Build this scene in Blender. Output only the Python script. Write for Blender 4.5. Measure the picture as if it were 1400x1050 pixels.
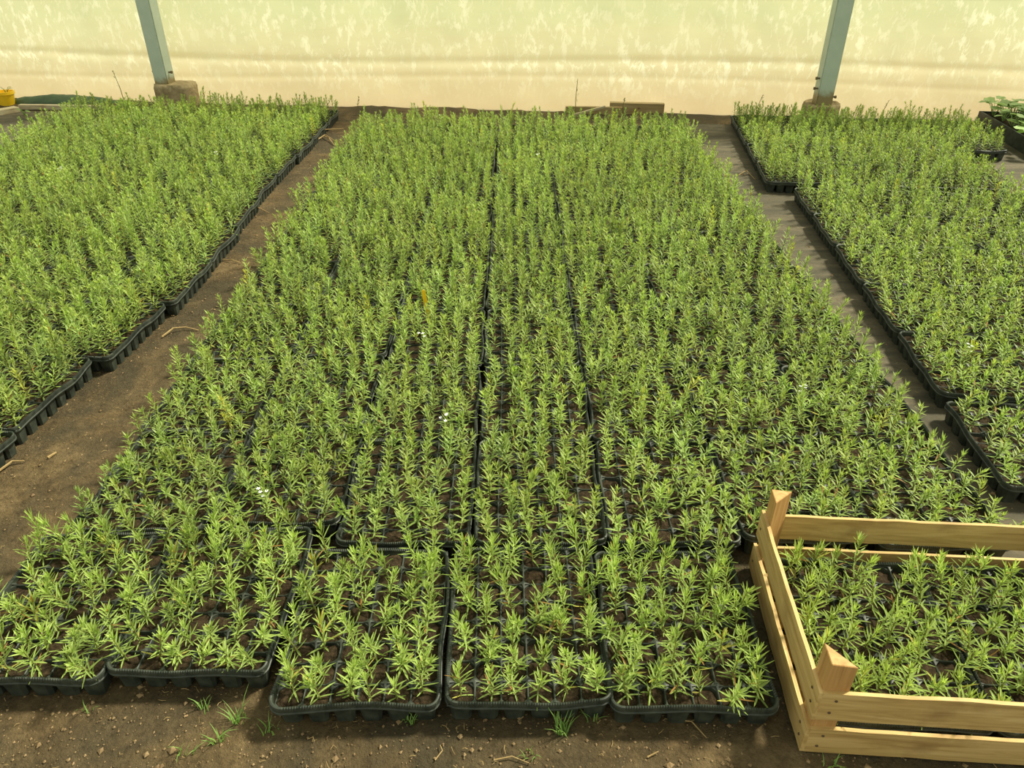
import bpy, bmesh, math, random
import numpy as np
from mathutils import Matrix, Vector

for o in list(bpy.data.objects): bpy.data.objects.remove(o)
S = bpy.context.scene
COL = S.collection
random.seed(7); rng = np.random.default_rng(7)
R_ = math.radians

# ------------------------------------------------------------------ camera
CAM_H, PITCH, FPX = 1.147, R_(32.4), 1010.0
cam_d = bpy.data.cameras.new('camera'); cam = bpy.data.objects.new('camera', cam_d); COL.objects.link(cam)
cam.location = (0, 0, CAM_H); cam.rotation_euler = (math.pi/2 - PITCH, 0, 0)
cam_d.sensor_fit = 'HORIZONTAL'; cam_d.sensor_width = 36.0; cam_d.lens = 36.0*FPX/1400.0
cam_d.clip_start = 0.02; cam_d.clip_end = 200
S.camera = cam

# ------------------------------------------------------------------ world, sun, exposure
W = bpy.data.worlds.new('world'); S.world = W; W.use_nodes = True
bg = W.node_tree.nodes['Background']
bg.inputs['Color'].default_value = (0.96, 1.0, 0.80, 1); bg.inputs['Strength'].default_value = 0.72
sun_d = bpy.data.lights.new('sun', 'SUN'); sun = bpy.data.objects.new('sun', sun_d); COL.objects.link(sun)
sun_d.energy = 6.0; sun_d.angle = R_(7); sun_d.color = (1.0, 0.95, 0.74)
AZ, EL = R_(64), R_(50)                     # from behind the plastic wall, to the right
sdir = Vector((math.sin(AZ)*math.cos(EL), math.cos(AZ)*math.cos(EL), math.sin(EL)))
sun.rotation_euler = sdir.to_track_quat('Z', 'Y').to_euler(); sun.location = (4, 4, 6)
S.view_settings.view_transform = 'Standard'; S.view_settings.look = 'None'
S.view_settings.exposure = 0.22; S.view_settings.gamma = 1.0; S.view_settings.use_curve_mapping = False

# ------------------------------------------------------------------ helpers
def project(X, Y, Z):
    z = Z - CAM_H
    dep = Y*math.cos(PITCH) - z*math.sin(PITCH); up = Y*math.sin(PITCH) + z*math.cos(PITCH)
    if dep < 0.05: return (-9999, -9999, dep)
    return (700 + FPX*X/dep, 525 - FPX*up/dep, dep)

def put(o, parent=None):
    COL.objects.link(o)
    if parent is not None: o.parent = parent
    return o
def tag(o, label=None, cat=None, group=None, kind=None):
    if label: o['label'] = label
    if cat: o['category'] = cat
    if group: o['group'] = group
    if kind: o['kind'] = kind
    return o
def empty(name, loc=(0, 0, 0), rz=0.0):
    o = bpy.data.objects.new(name, None); COL.objects.link(o)
    o.location = loc; o.rotation_euler = (0, 0, rz); o.empty_display_size = 0.02
    return o
def mesh_of(name, v, f, mat, col=None, smooth=False):
    me = bpy.data.meshes.new(name); me.from_pydata([tuple(p) for p in v], [], [tuple(q) for q in f])
    if mat: me.materials.append(mat)
    if col is not None:
        a = me.color_attributes.new('Col', 'FLOAT_COLOR', 'POINT')
        a.data.foreach_set('color', np.asarray(col, dtype=np.float32).ravel())
    if smooth: me.polygons.foreach_set('use_smooth', [True]*len(me.polygons))
    me.update(); return me
def obj(name, me, parent=None, loc=(0, 0, 0), rot=(0, 0, 0)):
    o = bpy.data.objects.new(name, me); put(o, parent); o.location = loc; o.rotation_euler = rot; return o
def bm_mesh(name, bm, mat, smooth=False):
    bmesh.ops.recalc_face_normals(bm, faces=bm.faces)
    me = bpy.data.meshes.new(name); bm.to_mesh(me); bm.free(); me.materials.append(mat)
    if smooth: me.polygons.foreach_set('use_smooth', [True]*len(me.polygons))
    return me

class Geo:
    """collects vertices and faces"""
    def __init__(s): s.v = []; s.f = []; s.c = []
    def add(s, v, f, c=None):
        b = len(s.v); s.v += [tuple(p) for p in v]; s.f += [tuple(i + b for i in q) for q in f]
        if c is not None: s.c += [tuple(c)]*len(v) if not isinstance(c, list) else c
    def tube(s, pts, rad, n=6, c=None, cap=True):
        pts = [Vector(p) for p in pts]; vs = []; fs = []
        for i, p in enumerate(pts):
            d = (pts[min(i+1, len(pts)-1)] - pts[max(i-1, 0)]).normalized()
            a = d.orthogonal().normalized() if i == 0 else (pa - d*pa.dot(d)).normalized()
            pa = a; b = d.cross(a); r = rad[i] if isinstance(rad, (list, tuple)) else rad
            for k in range(n):
                t = 2*math.pi*k/n; vs.append(p + a*r*math.cos(t) + b*r*math.sin(t))
        for i in range(len(pts)-1):
            for k in range(n):
                k2 = (k+1) % n; fs.append((i*n+k, i*n+k2, (i+1)*n+k2, (i+1)*n+k))
        if cap: fs.append(tuple(range(n))[::-1]); fs.append(tuple((len(pts)-1)*n + k for k in range(n)))
        s.add(vs, fs, c)
    def box(s, x0, x1, y0, y1, z0, z1):
        v = [(x, y, z) for z in (z0, z1) for y in (y0, y1) for x in (x0, x1)]
        s.add(v, [(0, 2, 3, 1), (4, 5, 7, 6), (0, 1, 5, 4), (2, 6, 7, 3), (0, 4, 6, 2), (1, 3, 7, 5)])

def value_noise(nx, ny, cells, seed, cy=None):
    cy = cy or cells; r = np.random.default_rng(seed); g = r.random((cy+2, cells+2))
    x = np.linspace(0, cells, nx, endpoint=False); y = np.linspace(0, cy, ny, endpoint=False)
    xi = x.astype(int); yi = y.astype(int); xf = x-xi; yf = y-yi
    xf = xf*xf*(3-2*xf); yf = yf*yf*(3-2*yf)
    a = g[np.ix_(yi, xi)]; b = g[np.ix_(yi, xi+1)]; c = g[np.ix_(yi+1, xi)]; d = g[np.ix_(yi+1, xi+1)]
    return (a*(1-xf)+b*xf)*(1-yf)[:, None] + (c*(1-xf)+d*xf)*yf[:, None]

# ------------------------------------------------------------------ materials
class NT:
    def __init__(s, name):
        s.m = bpy.data.materials.new(name); s.m.use_nodes = True; s.t = s.m.node_tree; s.t.nodes.clear()
        s.out = s.t.nodes.new('ShaderNodeOutputMaterial')
    def n(s, typ, **kw):
        nd = s.t.nodes.new(typ)
        for k, v in kw.items():
            if k in nd.inputs.keys() if isinstance(k, str) else False: nd.inputs[k].default_value = v
            else: setattr(nd, k, v)
        return nd
    def l(s, a, b): s.t.links.new(a, b)
    def coords(s, scale=(1, 1, 1), rot=(0, 0, 0), kind='Object'):
        tc = s.n('ShaderNodeTexCoord'); mp = s.n('ShaderNodeMapping')
        mp.inputs['Scale'].default_value = scale; mp.inputs['Rotation'].default_value = rot
        s.l(tc.outputs[kind], mp.inputs['Vector']); return mp.outputs['Vector']
    def noise(s, vec, scale, detail=4, rough=0.55, dist=0.0):
        nd = s.n('ShaderNodeTexNoise'); nd.inputs['Scale'].default_value = scale; nd.inputs['Detail'].default_value = detail
        nd.inputs['Roughness'].default_value = rough; nd.inputs['Distortion'].default_value = dist
        s.l(vec, nd.inputs['Vector']); return nd.outputs['Fac']
    def ramp(s, fac, stops):
        r = s.n('ShaderNodeValToRGB'); e = r.color_ramp.elements
        while len(e) < len(stops): e.new(0.5)
        for el, (p, c) in zip(e, stops):
            el.position = p; el.color = (c, c, c, 1) if isinstance(c, (int, float)) else (*c, 1)
        s.l(fac, r.inputs['Fac']); return r.outputs['Color']
    def mix(s, fac, a, b, blend='MIX'):
        m = s.n('ShaderNodeMix'); m.data_type = 'RGBA'; m.blend_type = blend
        for sock, val in ((m.inputs['Factor'], fac), (m.inputs['A'], a), (m.inputs['B'], b)):
            pass
        fa, A, B = m.inputs[0], m.inputs[6], m.inputs[7]
        for sock, val in ((fa, fac), (A, a), (B, b)):
            if isinstance(val, (int, float)): sock.default_value = val
            elif isinstance(val, tuple): sock.default_value = (*val, 1)
            else: s.l(val, sock)
        return m.outputs[2]
    def bump(s, h, strength=0.5, dist=0.01):
        b = s.n('ShaderNodeBump'); b.inputs['Strength'].default_value = strength; b.inputs['Distance'].default_value = dist
        s.l(h, b.inputs['Height']); return b.outputs['Normal']
    def principled(s, col, rough=0.6, spec=0.4, normal=None, metal=0.0):
        p = s.n('ShaderNodeBsdfPrincipled')
        for key, val in (('Base Color', col), ('Roughness', rough)):
            if isinstance(val, (int, float)): p.inputs[key].default_value = val
            elif isinstance(val, tuple): p.inputs[key].default_value = (*val, 1)
            else: s.l(val, p.inputs[key])
        p.inputs['Specular IOR Level'].default_value = spec; p.inputs['Metallic'].default_value = metal
        if normal is not None: s.l(normal, p.inputs['Normal'])
        return p.outputs['BSDF']
    def done(s, sh): s.l(sh, s.out.inputs['Surface']); return s.m

def m_earth():
    k = NT('earth'); v = k.coords()
    big = k.noise(v, 2.6, 6, 0.65, 0.5); fine = k.noise(v, 55, 6, 0.7); mid = k.noise(v, 7, 7, 0.78)
    c = k.ramp(mid, [(0.30, (0.072, 0.050, 0.025)), (0.5, (0.155, 0.108, 0.053)), (0.70, (0.255, 0.183, 0.095))])
    c = k.mix(k.ramp(big, [(0.42, 0.0), (0.56, 0.8)]), c, (0.066, 0.056, 0.034))
    c = k.mix(k.ramp(fine, [(0.30, 0.55), (0.52, 0.0)]), c, (0.032, 0.023, 0.012))
    c = k.mix(k.ramp(fine, [(0.66, 0.0), (0.78, 0.6)]), c, (0.30, 0.21, 0.115))
    h = k.mix(0.5, k.noise(v, 130, 6, 0.7), k.noise(v, 24, 6, 0.65))
    return k.done(k.principled(c, 0.92, 0.15, k.bump(h, 1.0, 0.022)))
def m_cloth():
    k = NT('ground_cloth'); v = k.coords(); vs = k.coords((1.2, 5.5, 1)); 
    dust = k.noise(vs, 2.1, 6, 0.65, 0.8); fine = k.noise(v, 70, 5, 0.7)
    c = k.ramp(dust, [(0.30, (0.042, 0.040, 0.027)), (0.52, (0.095, 0.080, 0.050)), (0.72, (0.17, 0.138, 0.088))])
    c = k.mix(k.ramp(fine, [(0.35, 0.4), (0.55, 0.0)]), c, (0.045, 0.04, 0.026))
    wv = k.n('ShaderNodeTexWave'); wv.inputs['Scale'].default_value = 160; k.l(v, wv.inputs['Vector'])
    return k.done(k.principled(c, 0.8, 0.25, k.bump(k.mix(0.7, wv.outputs['Fac'], fine), 0.35, 0.004)))
def m_outside():
    k = NT('outside_ground'); v = k.coords(); d = k.noise(v, 1.3, 6, 0.7)
    sp = k.n('ShaderNodeSeparateXYZ'); k.l(v, sp.inputs[0])
    a = k.n('ShaderNodeMath'); a.operation = 'MULTIPLY_ADD'; k.l(d, a.inputs[0]); a.inputs[1].default_value = 5.0; k.l(sp.outputs['Y'], a.inputs[2])
    mr = k.n('ShaderNodeMapRange'); mr.inputs[1].default_value = 7.5; mr.inputs[2].default_value = 14.0; k.l(a.outputs[0], mr.inputs[0])
    e = k.ramp(d, [(0.3, (0.45, 0.33, 0.19)), (0.7, (0.52, 0.39, 0.235))]); g = k.ramp(d, [(0.3, (0.38, 0.41, 0.20)), (0.7, (0.44, 0.45, 0.24))])
    return k.done(k.principled(k.mix(mr.outputs[0], e, g), 0.95, 0.1))
def m_film():
    k = NT('plastic_film'); v = k.coords()
    fl = k.coords((1.0, 1.0, 0.50), (0, R_(28), 0))
    fleck = k.ramp(k.noise(fl, 21, 3, 0.66, 0.35), [(0.50, 0.0), (0.62, 1.0)])
    patch = k.ramp(k.noise(v, 2.2, 4, 0.55), [(0.35, 0.35), (0.62, 1.0)])
    up = k.n('ShaderNodeSeparateXYZ'); k.l(v, up.inputs[0])
    zfade = k.ramp(up.outputs['Z'], [(0.06, 0.12), (0.3, 1.0)])
    fl2 = k.mix(1.0, k.mix(1.0, fleck, patch, 'MULTIPLY'), zfade, 'MULTIPLY')
    dirt = k.ramp(k.noise(k.coords((1, 1, 1.6)), 3.2, 5, 0.6), [(0.3, (0.53, 0.56, 0.43)), (0.7, (0.62, 0.605, 0.46))])
    low = k.ramp(up.outputs['Z'], [(0.0, 0.85), (0.42, 0.0)])
    dirt = k.mix(low, dirt, (0.56, 0.485, 0.35))        # splashed soil on the foot of the sheet
    colr = k.mix(fl2, dirt, (0.83, 0.83, 0.68))
    nrm = k.bump(k.mix(0.5, k.noise(k.coords((0.8, 1, 1.6)), 5, 4), k.noise(fl, 20, 4)), 0.25, 0.02)
    df = k.n('ShaderNodeBsdfDiffuse'); tr = k.n('ShaderNodeBsdfTranslucent'); tp = k.n('ShaderNodeBsdfTransparent')
    gl = k.n('ShaderNodeBsdfGlossy'); gl.inputs['Roughness'].default_value = 0.35
    k.l(colr, df.inputs['Color']); k.l(colr, tr.inputs['Color']); k.l(nrm, df.inputs['Normal']); k.l(nrm, gl.inputs['Normal'])
    tp.inputs['Color'].default_value = (1, 0.98, 0.9, 1)
    a = k.n('ShaderNodeMixShader'); a.inputs[0].default_value = 0.62; k.l(df.outputs[0], a.inputs[1]); k.l(tr.outputs[0], a.inputs[2])
    b = k.n('ShaderNodeMixShader'); op = k.mix(fl2, (0.66, 0.66, 0.66), (0.92, 0.92, 0.92))
    k.l(op, b.inputs[0]); k.l(tp.outputs[0], b.inputs[1]); k.l(a.outputs[0], b.inputs[2])
    g = k.n('ShaderNodeMixShader'); g.inputs[0].default_value = 0.03; k.l(b.outputs[0], g.inputs[1]); k.l(gl.outputs[0], g.inputs[2])
    return k.done(g.outputs[0])
def m_plastic():
    k = NT('black_tray_plastic'); v = k.coords()
    d = k.noise(v, 40, 4, 0.6)
    c = k.ramp(d, [(0.35, (0.015, 0.021, 0.016)), (0.75, (0.062, 0.071, 0.053))])
    return k.done(k.principled(c, 0.52, 0.42, k.bump(d, 0.1, 0.002)))
def m_soil():
    k = NT('potting_soil'); v = k.coords()
    oi = k.n('ShaderNodeObjectInfo')
    c = k.ramp(k.noise(v, 160, 6, 0.7), [(0.3, (0.015, 0.011, 0.007)), (0.55, (0.050, 0.034, 0.019)), (0.8, (0.125, 0.085, 0.05))])
    return k.done(k.principled(c, 0.95, 0.1, k.bump(k.noise(v, 260, 5, 0.7), 1.0, 0.004)))
def m_leaf(name='rosemary_leaf', transl=0.42):
    k = NT(name); at = k.n('ShaderNodeAttribute'); at.attribute_name = 'Col'
    oi = k.n('ShaderNodeObjectInfo')
    hs = k.n('ShaderNodeHueSaturation')
    mr = k.n('ShaderNodeMapRange'); mr.inputs[3].default_value = 0.86; mr.inputs[4].default_value = 1.14
    k.l(oi.outputs['Random'], mr.inputs[0]); k.l(mr.outputs[0], hs.inputs['Value']); k.l(at.outputs['Color'], hs.inputs['Color'])
    p = k.principled(hs.outputs[0], 0.5, 0.22)
    tr = k.n('ShaderNodeBsdfTranslucent'); k.l(k.mix(1.0, hs.outputs[0], (1.15, 1.2, 0.75), 'MULTIPLY'), tr.inputs['Color'])
    m = k.n('ShaderNodeMixShader'); m.inputs[0].default_value = transl; k.l(p, m.inputs[1]); k.l(tr.outputs[0], m.inputs[2])
    return k.done(m.outputs[0])
def m_wood(name, c0, c1, c2, axis=(2, 30, 30)):
    k = NT(name); v = k.coords(axis)
    oi = k.n('ShaderNodeObjectInfo'); add = k.n('ShaderNodeVectorMath'); add.operation = 'ADD'
    sc = k.n('ShaderNodeVectorMath'); sc.operation = 'SCALE'; sc.inputs['Scale'].default_value = 37.0
    k.l(oi.outputs['Random'], sc.inputs[0]); k.l(v, add.inputs[0]); k.l(sc.outputs[0], add.inputs[1]); vv = add.outputs[0]
    g = k.noise(vv, 2.2, 6, 0.6, 1.2)
    c = k.ramp(g, [(0.28, c0), (0.5, c1), (0.75, c2)])
    st = k.ramp(k.noise(k.coords(), 9, 5, 0.6), [(0.56, 0.0), (0.74, 0.6)])
    c = k.mix(st, c, (0.26, 0.15, 0.055))
    kn = k.n('ShaderNodeTexVoronoi'); kn.inputs['Scale'].default_value = 9; k.l(k.coords((0.6, 1, 1)), kn.inputs['Vector'])
    c = k.mix(k.ramp(kn.outputs['Distance'], [(0.03, 0.85), (0.075, 0.0)]), c, (0.13, 0.07, 0.03))
    return k.done(k.principled(c, 0.62, 0.3, k.bump(g, 0.2, 0.002)))
def m_simple(name, c0, c1, scale=30, rough=0.8, spec=0.3, bump=0.4, metal=0.0):
    k = NT(name); v = k.coords(); d = k.noise(v, scale, 6, 0.65)
    return k.done(k.principled(k.ramp(d, [(0.3, c0), (0.7, c1)]), rough, spec, k.bump(d, bump, 0.01), metal))
def m_post():
    k = NT('painted_post_metal'); v = k.coords()
    sp = k.n('ShaderNodeSeparateXYZ'); k.l(v, sp.inputs[0])
    d = k.noise(v, 14, 6, 0.65)
    s = k.n('ShaderNodeMath'); s.operation = 'MULTIPLY_ADD'; k.l(d, s.inputs[0]); s.inputs[1].default_value = -0.16; k.l(sp.outputs['Z'], s.inputs[2])
    rust = k.ramp(s.outputs[0], [(0.09, 1.0), (0.14, 0.0)])
    base = k.ramp(d, [(0.3, (0.40, 0.47, 0.38)), (0.7, (0.47, 0.54, 0.45))])
    c = k.mix(rust, base, (0.24, 0.19, 0.09))
    return k.done(k.principled(c, 0.5, 0.4, k.bump(d, 0.08, 0.003)))

M = dict(earth=m_earth(), cloth=m_cloth(), film=m_film(), plastic=m_plastic(), soil=m_soil(), leaf=m_leaf(),
         wood=m_wood('pale_crate_wood', (0.34, 0.205, 0.068), (0.53, 0.355, 0.135), (0.68, 0.49, 0.225)),
         woodpost=m_wood('orange_crate_wood', (0.34, 0.170, 0.055), (0.48, 0.265, 0.092), (0.56, 0.34, 0.135), (30, 30, 2)),
         oldwood=m_wood('weathered_wood', (0.30, 0.24, 0.14), (0.46, 0.39, 0.25), (0.58, 0.51, 0.34)),
         brownwood=m_wood('brown_board', (0.22, 0.16, 0.07), (0.32, 0.235, 0.105), (0.42, 0.32, 0.16)),
         post=m_post(), concrete=m_simple('dirty_concrete', (0.20, 0.15, 0.075), (0.46, 0.365, 0.215), 22, 0.95, 0.1, 0.9),
         bolt=m_simple('rusty_bolt', (0.10, 0.075, 0.04), (0.2, 0.15, 0.08), 60, 0.6),
         nail=m_simple('nail', (0.07, 0.045, 0.025), (0.13, 0.085, 0.05), 60, 0.6),
         green=m_simple('green_sheet', (0.035, 0.062, 0.03), (0.07, 0.11, 0.05), 8, 0.6),
         yellow=m_simple('yellow_plastic', (0.84, 0.50, 0.01), (0.92, 0.60, 0.03), 8, 0.4, 0.4, 0.02),
         straw=m_simple('dry_straw', (0.27, 0.18, 0.075), (0.42, 0.30, 0.135), 40, 0.8),
         petal=m_simple('white_petal', (0.78, 0.80, 0.80), (0.92, 0.92, 0.90), 40, 0.6, 0.2, 0.05),
         crumb=m_simple('earth_crumbs', (0.12, 0.078, 0.04), (0.34, 0.24, 0.13), 14, 0.95, 0.1),
         outside=m_outside())

# ------------------------------------------------------------------ structure
WALL = lambda x: 5.36 - 0.10*x           # y of the plastic wall
WANG = math.atan(-0.10)

nx, ny = 260, 230
xs = np.linspace(-4.2, 4.2, nx); ys = np.linspace(-0.6, 5.75, ny)
hz = -0.0055 + 0.004*value_noise(nx, ny, 40, 1) + 0.0035*value_noise(nx, ny, 110, 2)
XX, YY = np.meshgrid(xs, ys)
tt_ = (YY+0.6)/6.35; YY = -0.6 + tt_*(0.615 + WALL(XX)); 
fv = np.stack([XX, YY, hz], -1).reshape(-1, 3)
idx = np.arange(nx*ny).reshape(ny, nx)
ff = np.stack([idx[:-1, :-1], idx[:-1, 1:], idx[1:, 1:], idx[1:, :-1]], -1).reshape(-1, 4)
tag(obj('floor', mesh_of('floor', fv.tolist(), ff.tolist(), M['earth'], smooth=True)), 'trodden brown earth floor under the seedling beds', 'floor', kind='structure')

def slab(name, pts, z0, z1, mat):
    g = Geo(); n = len(pts)
    g.add([(x, y, z0) for x, y in pts] + [(x, y, z1) for x, y in pts],
          [tuple(range(n))[::-1], tuple(range(n, 2*n))] + [(i, (i+1) % n, n+(i+1) % n, n+i) for i in range(n)])
    return obj(name, mesh_of(name, g.v, g.f, mat))
tag(slab('outside_ground', [(-40, WALL(-40)+.02), (40, WALL(40)+.02), (40, 70), (-40, 70)], -.06, -.012, M['outside']), 'pale bare earth running into grass outside, seen through plastic wall', 'ground', kind='structure')

# plastic wall : wrinkled film with a lapped seam
nx, nz = 320, 170
x = np.linspace(-5.5, 5.5, nx); z = np.linspace(-0.005, 1.55, nz)
XX, ZZ = np.meshgrid(x, z)
wob = 0.030*(value_noise(nx, nz, 26, 3, 4)-.5) + 0.012*(value_noise(nx, nz, 80, 4, 11)-.5)
seam = 0.014*np.exp(-((ZZ - 0.315 - 0.02*np.sin(XX*1.1))/0.028)**2) + 0.006*np.exp(-((ZZ - 0.20 - 0.03*np.sin(XX*0.8+1))/0.02)**2)
fv = np.stack([XX, 0*XX + wob - seam, ZZ], -1).reshape(-1, 3)
idx = np.arange(nx*nz).reshape(nz, nx)
ff = np.stack([idx[:-1, :-1], idx[:-1, 1:], idx[1:, 1:], idx[1:, :-1]], -1).reshape(-1, 4)
w = obj('wall_back', mesh_of('wall_back', fv.tolist(), ff.tolist(), M['film'], smooth=True), loc=(0, WALL(0), 0), rot=(0, 0, WANG))
tag(w, 'translucent cream plastic sheet wall of the greenhouse', 'plastic wall', kind='structure')
g = Geo(); g.tube([(-5.5, 0, 0), (5.5, 0, 0)], 0.02, 10)
tag(obj('trim_1', mesh_of('trim_1', g.v, g.f, M['post']), loc=(0, WALL(0)-.03, 1.55), rot=(0, 0, WANG)), 'grey rail along the top edge of the plastic sheet', 'rail', kind='structure')
# dark earth ridge banked against the foot of the sheet
n = 240; g = Geo(); prof = [(-.30, -.012), (-.22, .012), (-.12, .030), (-.05, .036), (.0, .0), (.0, -.012)]
vs = []
r2 = np.random.default_rng(5)
hh = np.interp(np.linspace(0, 60, n), np.arange(61), r2.random(61)); h2 = r2.random(n)
for i in range(n):
    xx = -5.4 + 10.8*i/(n-1)
    for (py, pz) in prof: vs.append((xx, py*(0.8+0.5*hh[i]), pz*(0.15+0.75*hh[i]+.2*h2[i]) if pz > 0 else pz))
m_ = len(prof)
fs = [(i*m_+k, i*m_+k+1, (i+1)*m_+k+1, (i+1)*m_+k) for i in range(n-1) for k in range(m_-1)]
rd = obj('earth_ridge', mesh_of('earth_ridge', vs, fs, M['earth'], smooth=True), loc=(0, WALL(0)-.035, 0), rot=(0, 0, WANG))
tag(rd, 'low dark earth ridge along the foot of the plastic wall', 'earth ridge', kind='structure')

# ground cloths (thin woven sheets lying on the earth)
def sheet(name, pts, label):
    o = slab(name, pts, -0.004, 0.0016, M['cloth']); return tag(o, label, 'ground cloth', kind='structure')
sheet('ground_cloth', [(0.97, 1.06), (1.30, 1.06), (1.50, 3.4), (1.62, 4.92), (1.02, 4.98), (0.96, 3.0)], 'dusty dark woven ground cloth on the path beside the planks')
sheet('ground_cloth', [(2.45, 3.3), (3.9, 3.3), (3.9, 4.75), (2.75, 4.85)], 'dark woven ground cloth between rosemary bed and leafy trough')
sheet('ground_cloth', [(-3.95, 3.6), (-2.75, 3.6), (-2.80, 5.30), (-3.95, 5.35)], 'dark woven ground cloth beside the weathered planks')

# ------------------------------------------------------------------ trays
TW, TD, TH = 0.274, 0.352, 0.062
NCX, NCY = 6, 8
PX, PY = 0.0446, 0.0431
def rim_mesh(seed, fine):
    r = random.Random(seed); g = Geo()
    hw, hd, cr = TW/2, TD/2, 0.020
    path = []
    step = 0.0021 if fine else 0.02
    def seg(a, b):
        L = math.dist(a, b); n = max(1, int(L/step))
        if fine: n -= n % 2
        for i in range(n): t = i/n; path.append((a[0]+(b[0]-a[0])*t, a[1]+(b[1]-a[1])*t, 1))
    def arc(cx, cy, a0):
        n = 8
        for i in range(n): a = a0 + (math.pi/2)*i/n; path.append((cx+cr*math.cos(a), cy+cr*math.sin(a), 0))
    seg((-hw+cr, -hd), (hw-cr, -hd)); arc(hw-cr, -hd+cr, -math.pi/2)
    seg((hw, -hd+cr), (hw, hd-cr)); arc(hw-cr, hd-cr, 0)
    seg((hw-cr, hd), (-hw+cr, hd)); arc(-hw+cr, hd-cr, math.pi/2)
    seg((-hw, hd-cr), (-hw, -hd+cr)); arc(-hw+cr, -hd+cr, math.pi)
    N = len(path)
    ph = [r.uniform(0, 6.28) for _ in range(4)]; am = [r.uniform(.0008, .0022) for _ in range(4)]
    prof = [(-.0050, .0475), (-.0042, .0560), (-.0028, .0585), (-.0008, .0598), (.0014, .0588), (.0022, .0550), (.0016, .0475), (.0034, .0465), (.0032, .0440), (-.0030, .0445)]
    m = len(prof); vs = []
    for i in range(N):
        x, y, st = path[i]; a = path[i-1]; b = path[(i+1) % N]
        tx, ty = b[0]-a[0], b[1]-a[1]; L = math.hypot(tx, ty); nx_, ny_ = ty/L, -tx/L
        wz = sum(am[q]*math.sin(ph[q] + (x*(9+4*q) + y*(7+5*q))*2) for q in range(4))
        wo = 0.7*sum(am[q]*math.sin(ph[3-q] + (x*(6+3*q) - y*(8+3*q))*2) for q in range(4))
        rib = 0.0017 if (fine and st and i % 2) else 0.0
        for q, (o, z) in enumerate(prof):
            rz = rib if q in (2, 3, 4) else 0
            ro = rib*0.7 if q in (4, 5) else 0
            vs.append((x + nx_*(o + wo - ro), y + ny_*(o + wo - ro), z + wz - rz))
    fs = [(i*m+q, ((i+1) % N)*m+q, ((i+1) % N)*m+q+1, i*m+q+1) for i in range(N) for q in range(m-1)]
    return mesh_of('rim', vs, fs, M['plastic'], smooth=False)
def octa(hx, hy, c):
    return [(hx, -hy+c), (hx, hy-c), (hx-c, hy), (-hx+c, hy), (-hx, hy-c), (-hx, -hy+c), (-hx+c, -hy), (hx-c, -hy)]
def cell_mesh():
    g = Geo(); zt = 0.0490
    for i in range(NCX):
        for j in range(NCY):
            cx = (i-(NCX-1)/2)*PX; cy = (j-(NCY-1)/2)*PY
            A = octa(PX/2, PY/2, 0.0001); B = octa(PX/2-.0014, PY/2-.0014, .0085); C = octa(PX/2-.004, PY/2-.004, .0075)
            v = [(cx+a, cy+b, zt) for a, b in A] + [(cx+a, cy+b, zt-.001) for a, b in B] + [(cx+a, cy+b, .030) for a, b in C]
            f = [(k, (k+1) % 8, 8+(k+1) % 8, 8+k) for k in range(8)] + [(8+k, 8+(k+1) % 8, 16+(k+1) % 8, 16+k) for k in range(8)]
            g.add(v, f)
            D = octa(PX/2-.0012, PY/2-.0012, .007); E_ = octa(PX/2-.0065, PY/2-.0065, .005)
            v = [(cx+a, cy+b, zt-.0015) for a, b in D] + [(cx+a, cy+b, 0.0) for a, b in E_]
            g.add(v, [(k, 8+k, 8+(k+1) % 8, (k+1) % 8) for k in range(8)] + [tuple(15-k for k in range(8))])
    for i in range(NCX+1):                               # four-pointed webs standing between the cells
        for j in range(NCY+1):
            cx = (i-NCX/2)*PX; cy = (j-NCY/2)*PY; v = [(cx, cy, zt+.004)]
            for k in range(8):
                a = k*math.pi/4; rr = 0.0125 if k % 2 == 0 else 0.0036
                x_, y_ = cx+rr*math.cos(a), cy+rr*math.sin(a)
                x_ = max(-NCX/2*PX, min(NCX/2*PX, x_)); y_ = max(-NCY/2*PY, min(NCY/2*PY, y_))
                v.append((x_, y_, zt+(.0004 if k % 2 == 0 else .0030)))
            g.add(v, [(0, 1+k, 1+(k+1) % 8) for k in range(8)])
    # shallow skirt between the outer cells and the rim
    h0x, h0y, h1x, h1y = NCX*PX/2, NCY*PY/2, TW/2-.0025, TD/2-.0025
    g.add([(-h0x, -h0y, zt), (h0x, -h0y, zt), (h0x, h0y, zt), (-h0x, h0y, zt), (-h1x, -h1y, zt-.001), (h1x, -h1y, zt-.001), (h1x, h1y, zt-.001), (-h1x, h1y, zt-.001)],
          [(k, (k+1) % 4, 4+(k+1) % 4, 4+k) for k in range(4)])
    return mesh_of('cells', g.v, g.f, M['plastic'])
def soil_mesh(seed, n=5):
    r = random.Random(seed); g = Geo()
    for i in range(NCX):
        for j in range(NCY):
            cx = (i-(NCX-1)/2)*PX; cy = (j-(NCY-1)/2)*PY; lv = r.uniform(.0415, .0480)
            v = []
            for b in range(n):
                for a in range(n):
                    u, w_ = (a/(n-1)-.5)*2, (b/(n-1)-.5)*2
                    e = abs(u) == 1 or abs(w_) == 1
                    if abs(u) == 1 and abs(w_) == 1: u *= .82; w_ *= .82
                    v.append((cx+u*(PX/2-.0022), cy+w_*(PY/2-.0022), lv + r.uniform(-.0025, .0035) - (.002 if e else 0)))
            g.add(v, [(b*n+a, b*n+a+1, (b+1)*n+a+1, (b+1)*n+a) for a in range(n-1) for b in range(n-1)])
    return mesh_of('soil', g.v, g.f, M['soil'])
RIM_N = [rim_mesh(s, True) for s in range(4)]; RIM_F = [rim_mesh(s, False) for s in range(4)]
CELLS = cell_mesh(); SOILS = [soil_mesh(s) for s in range(3)]
TRAYS = []
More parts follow.
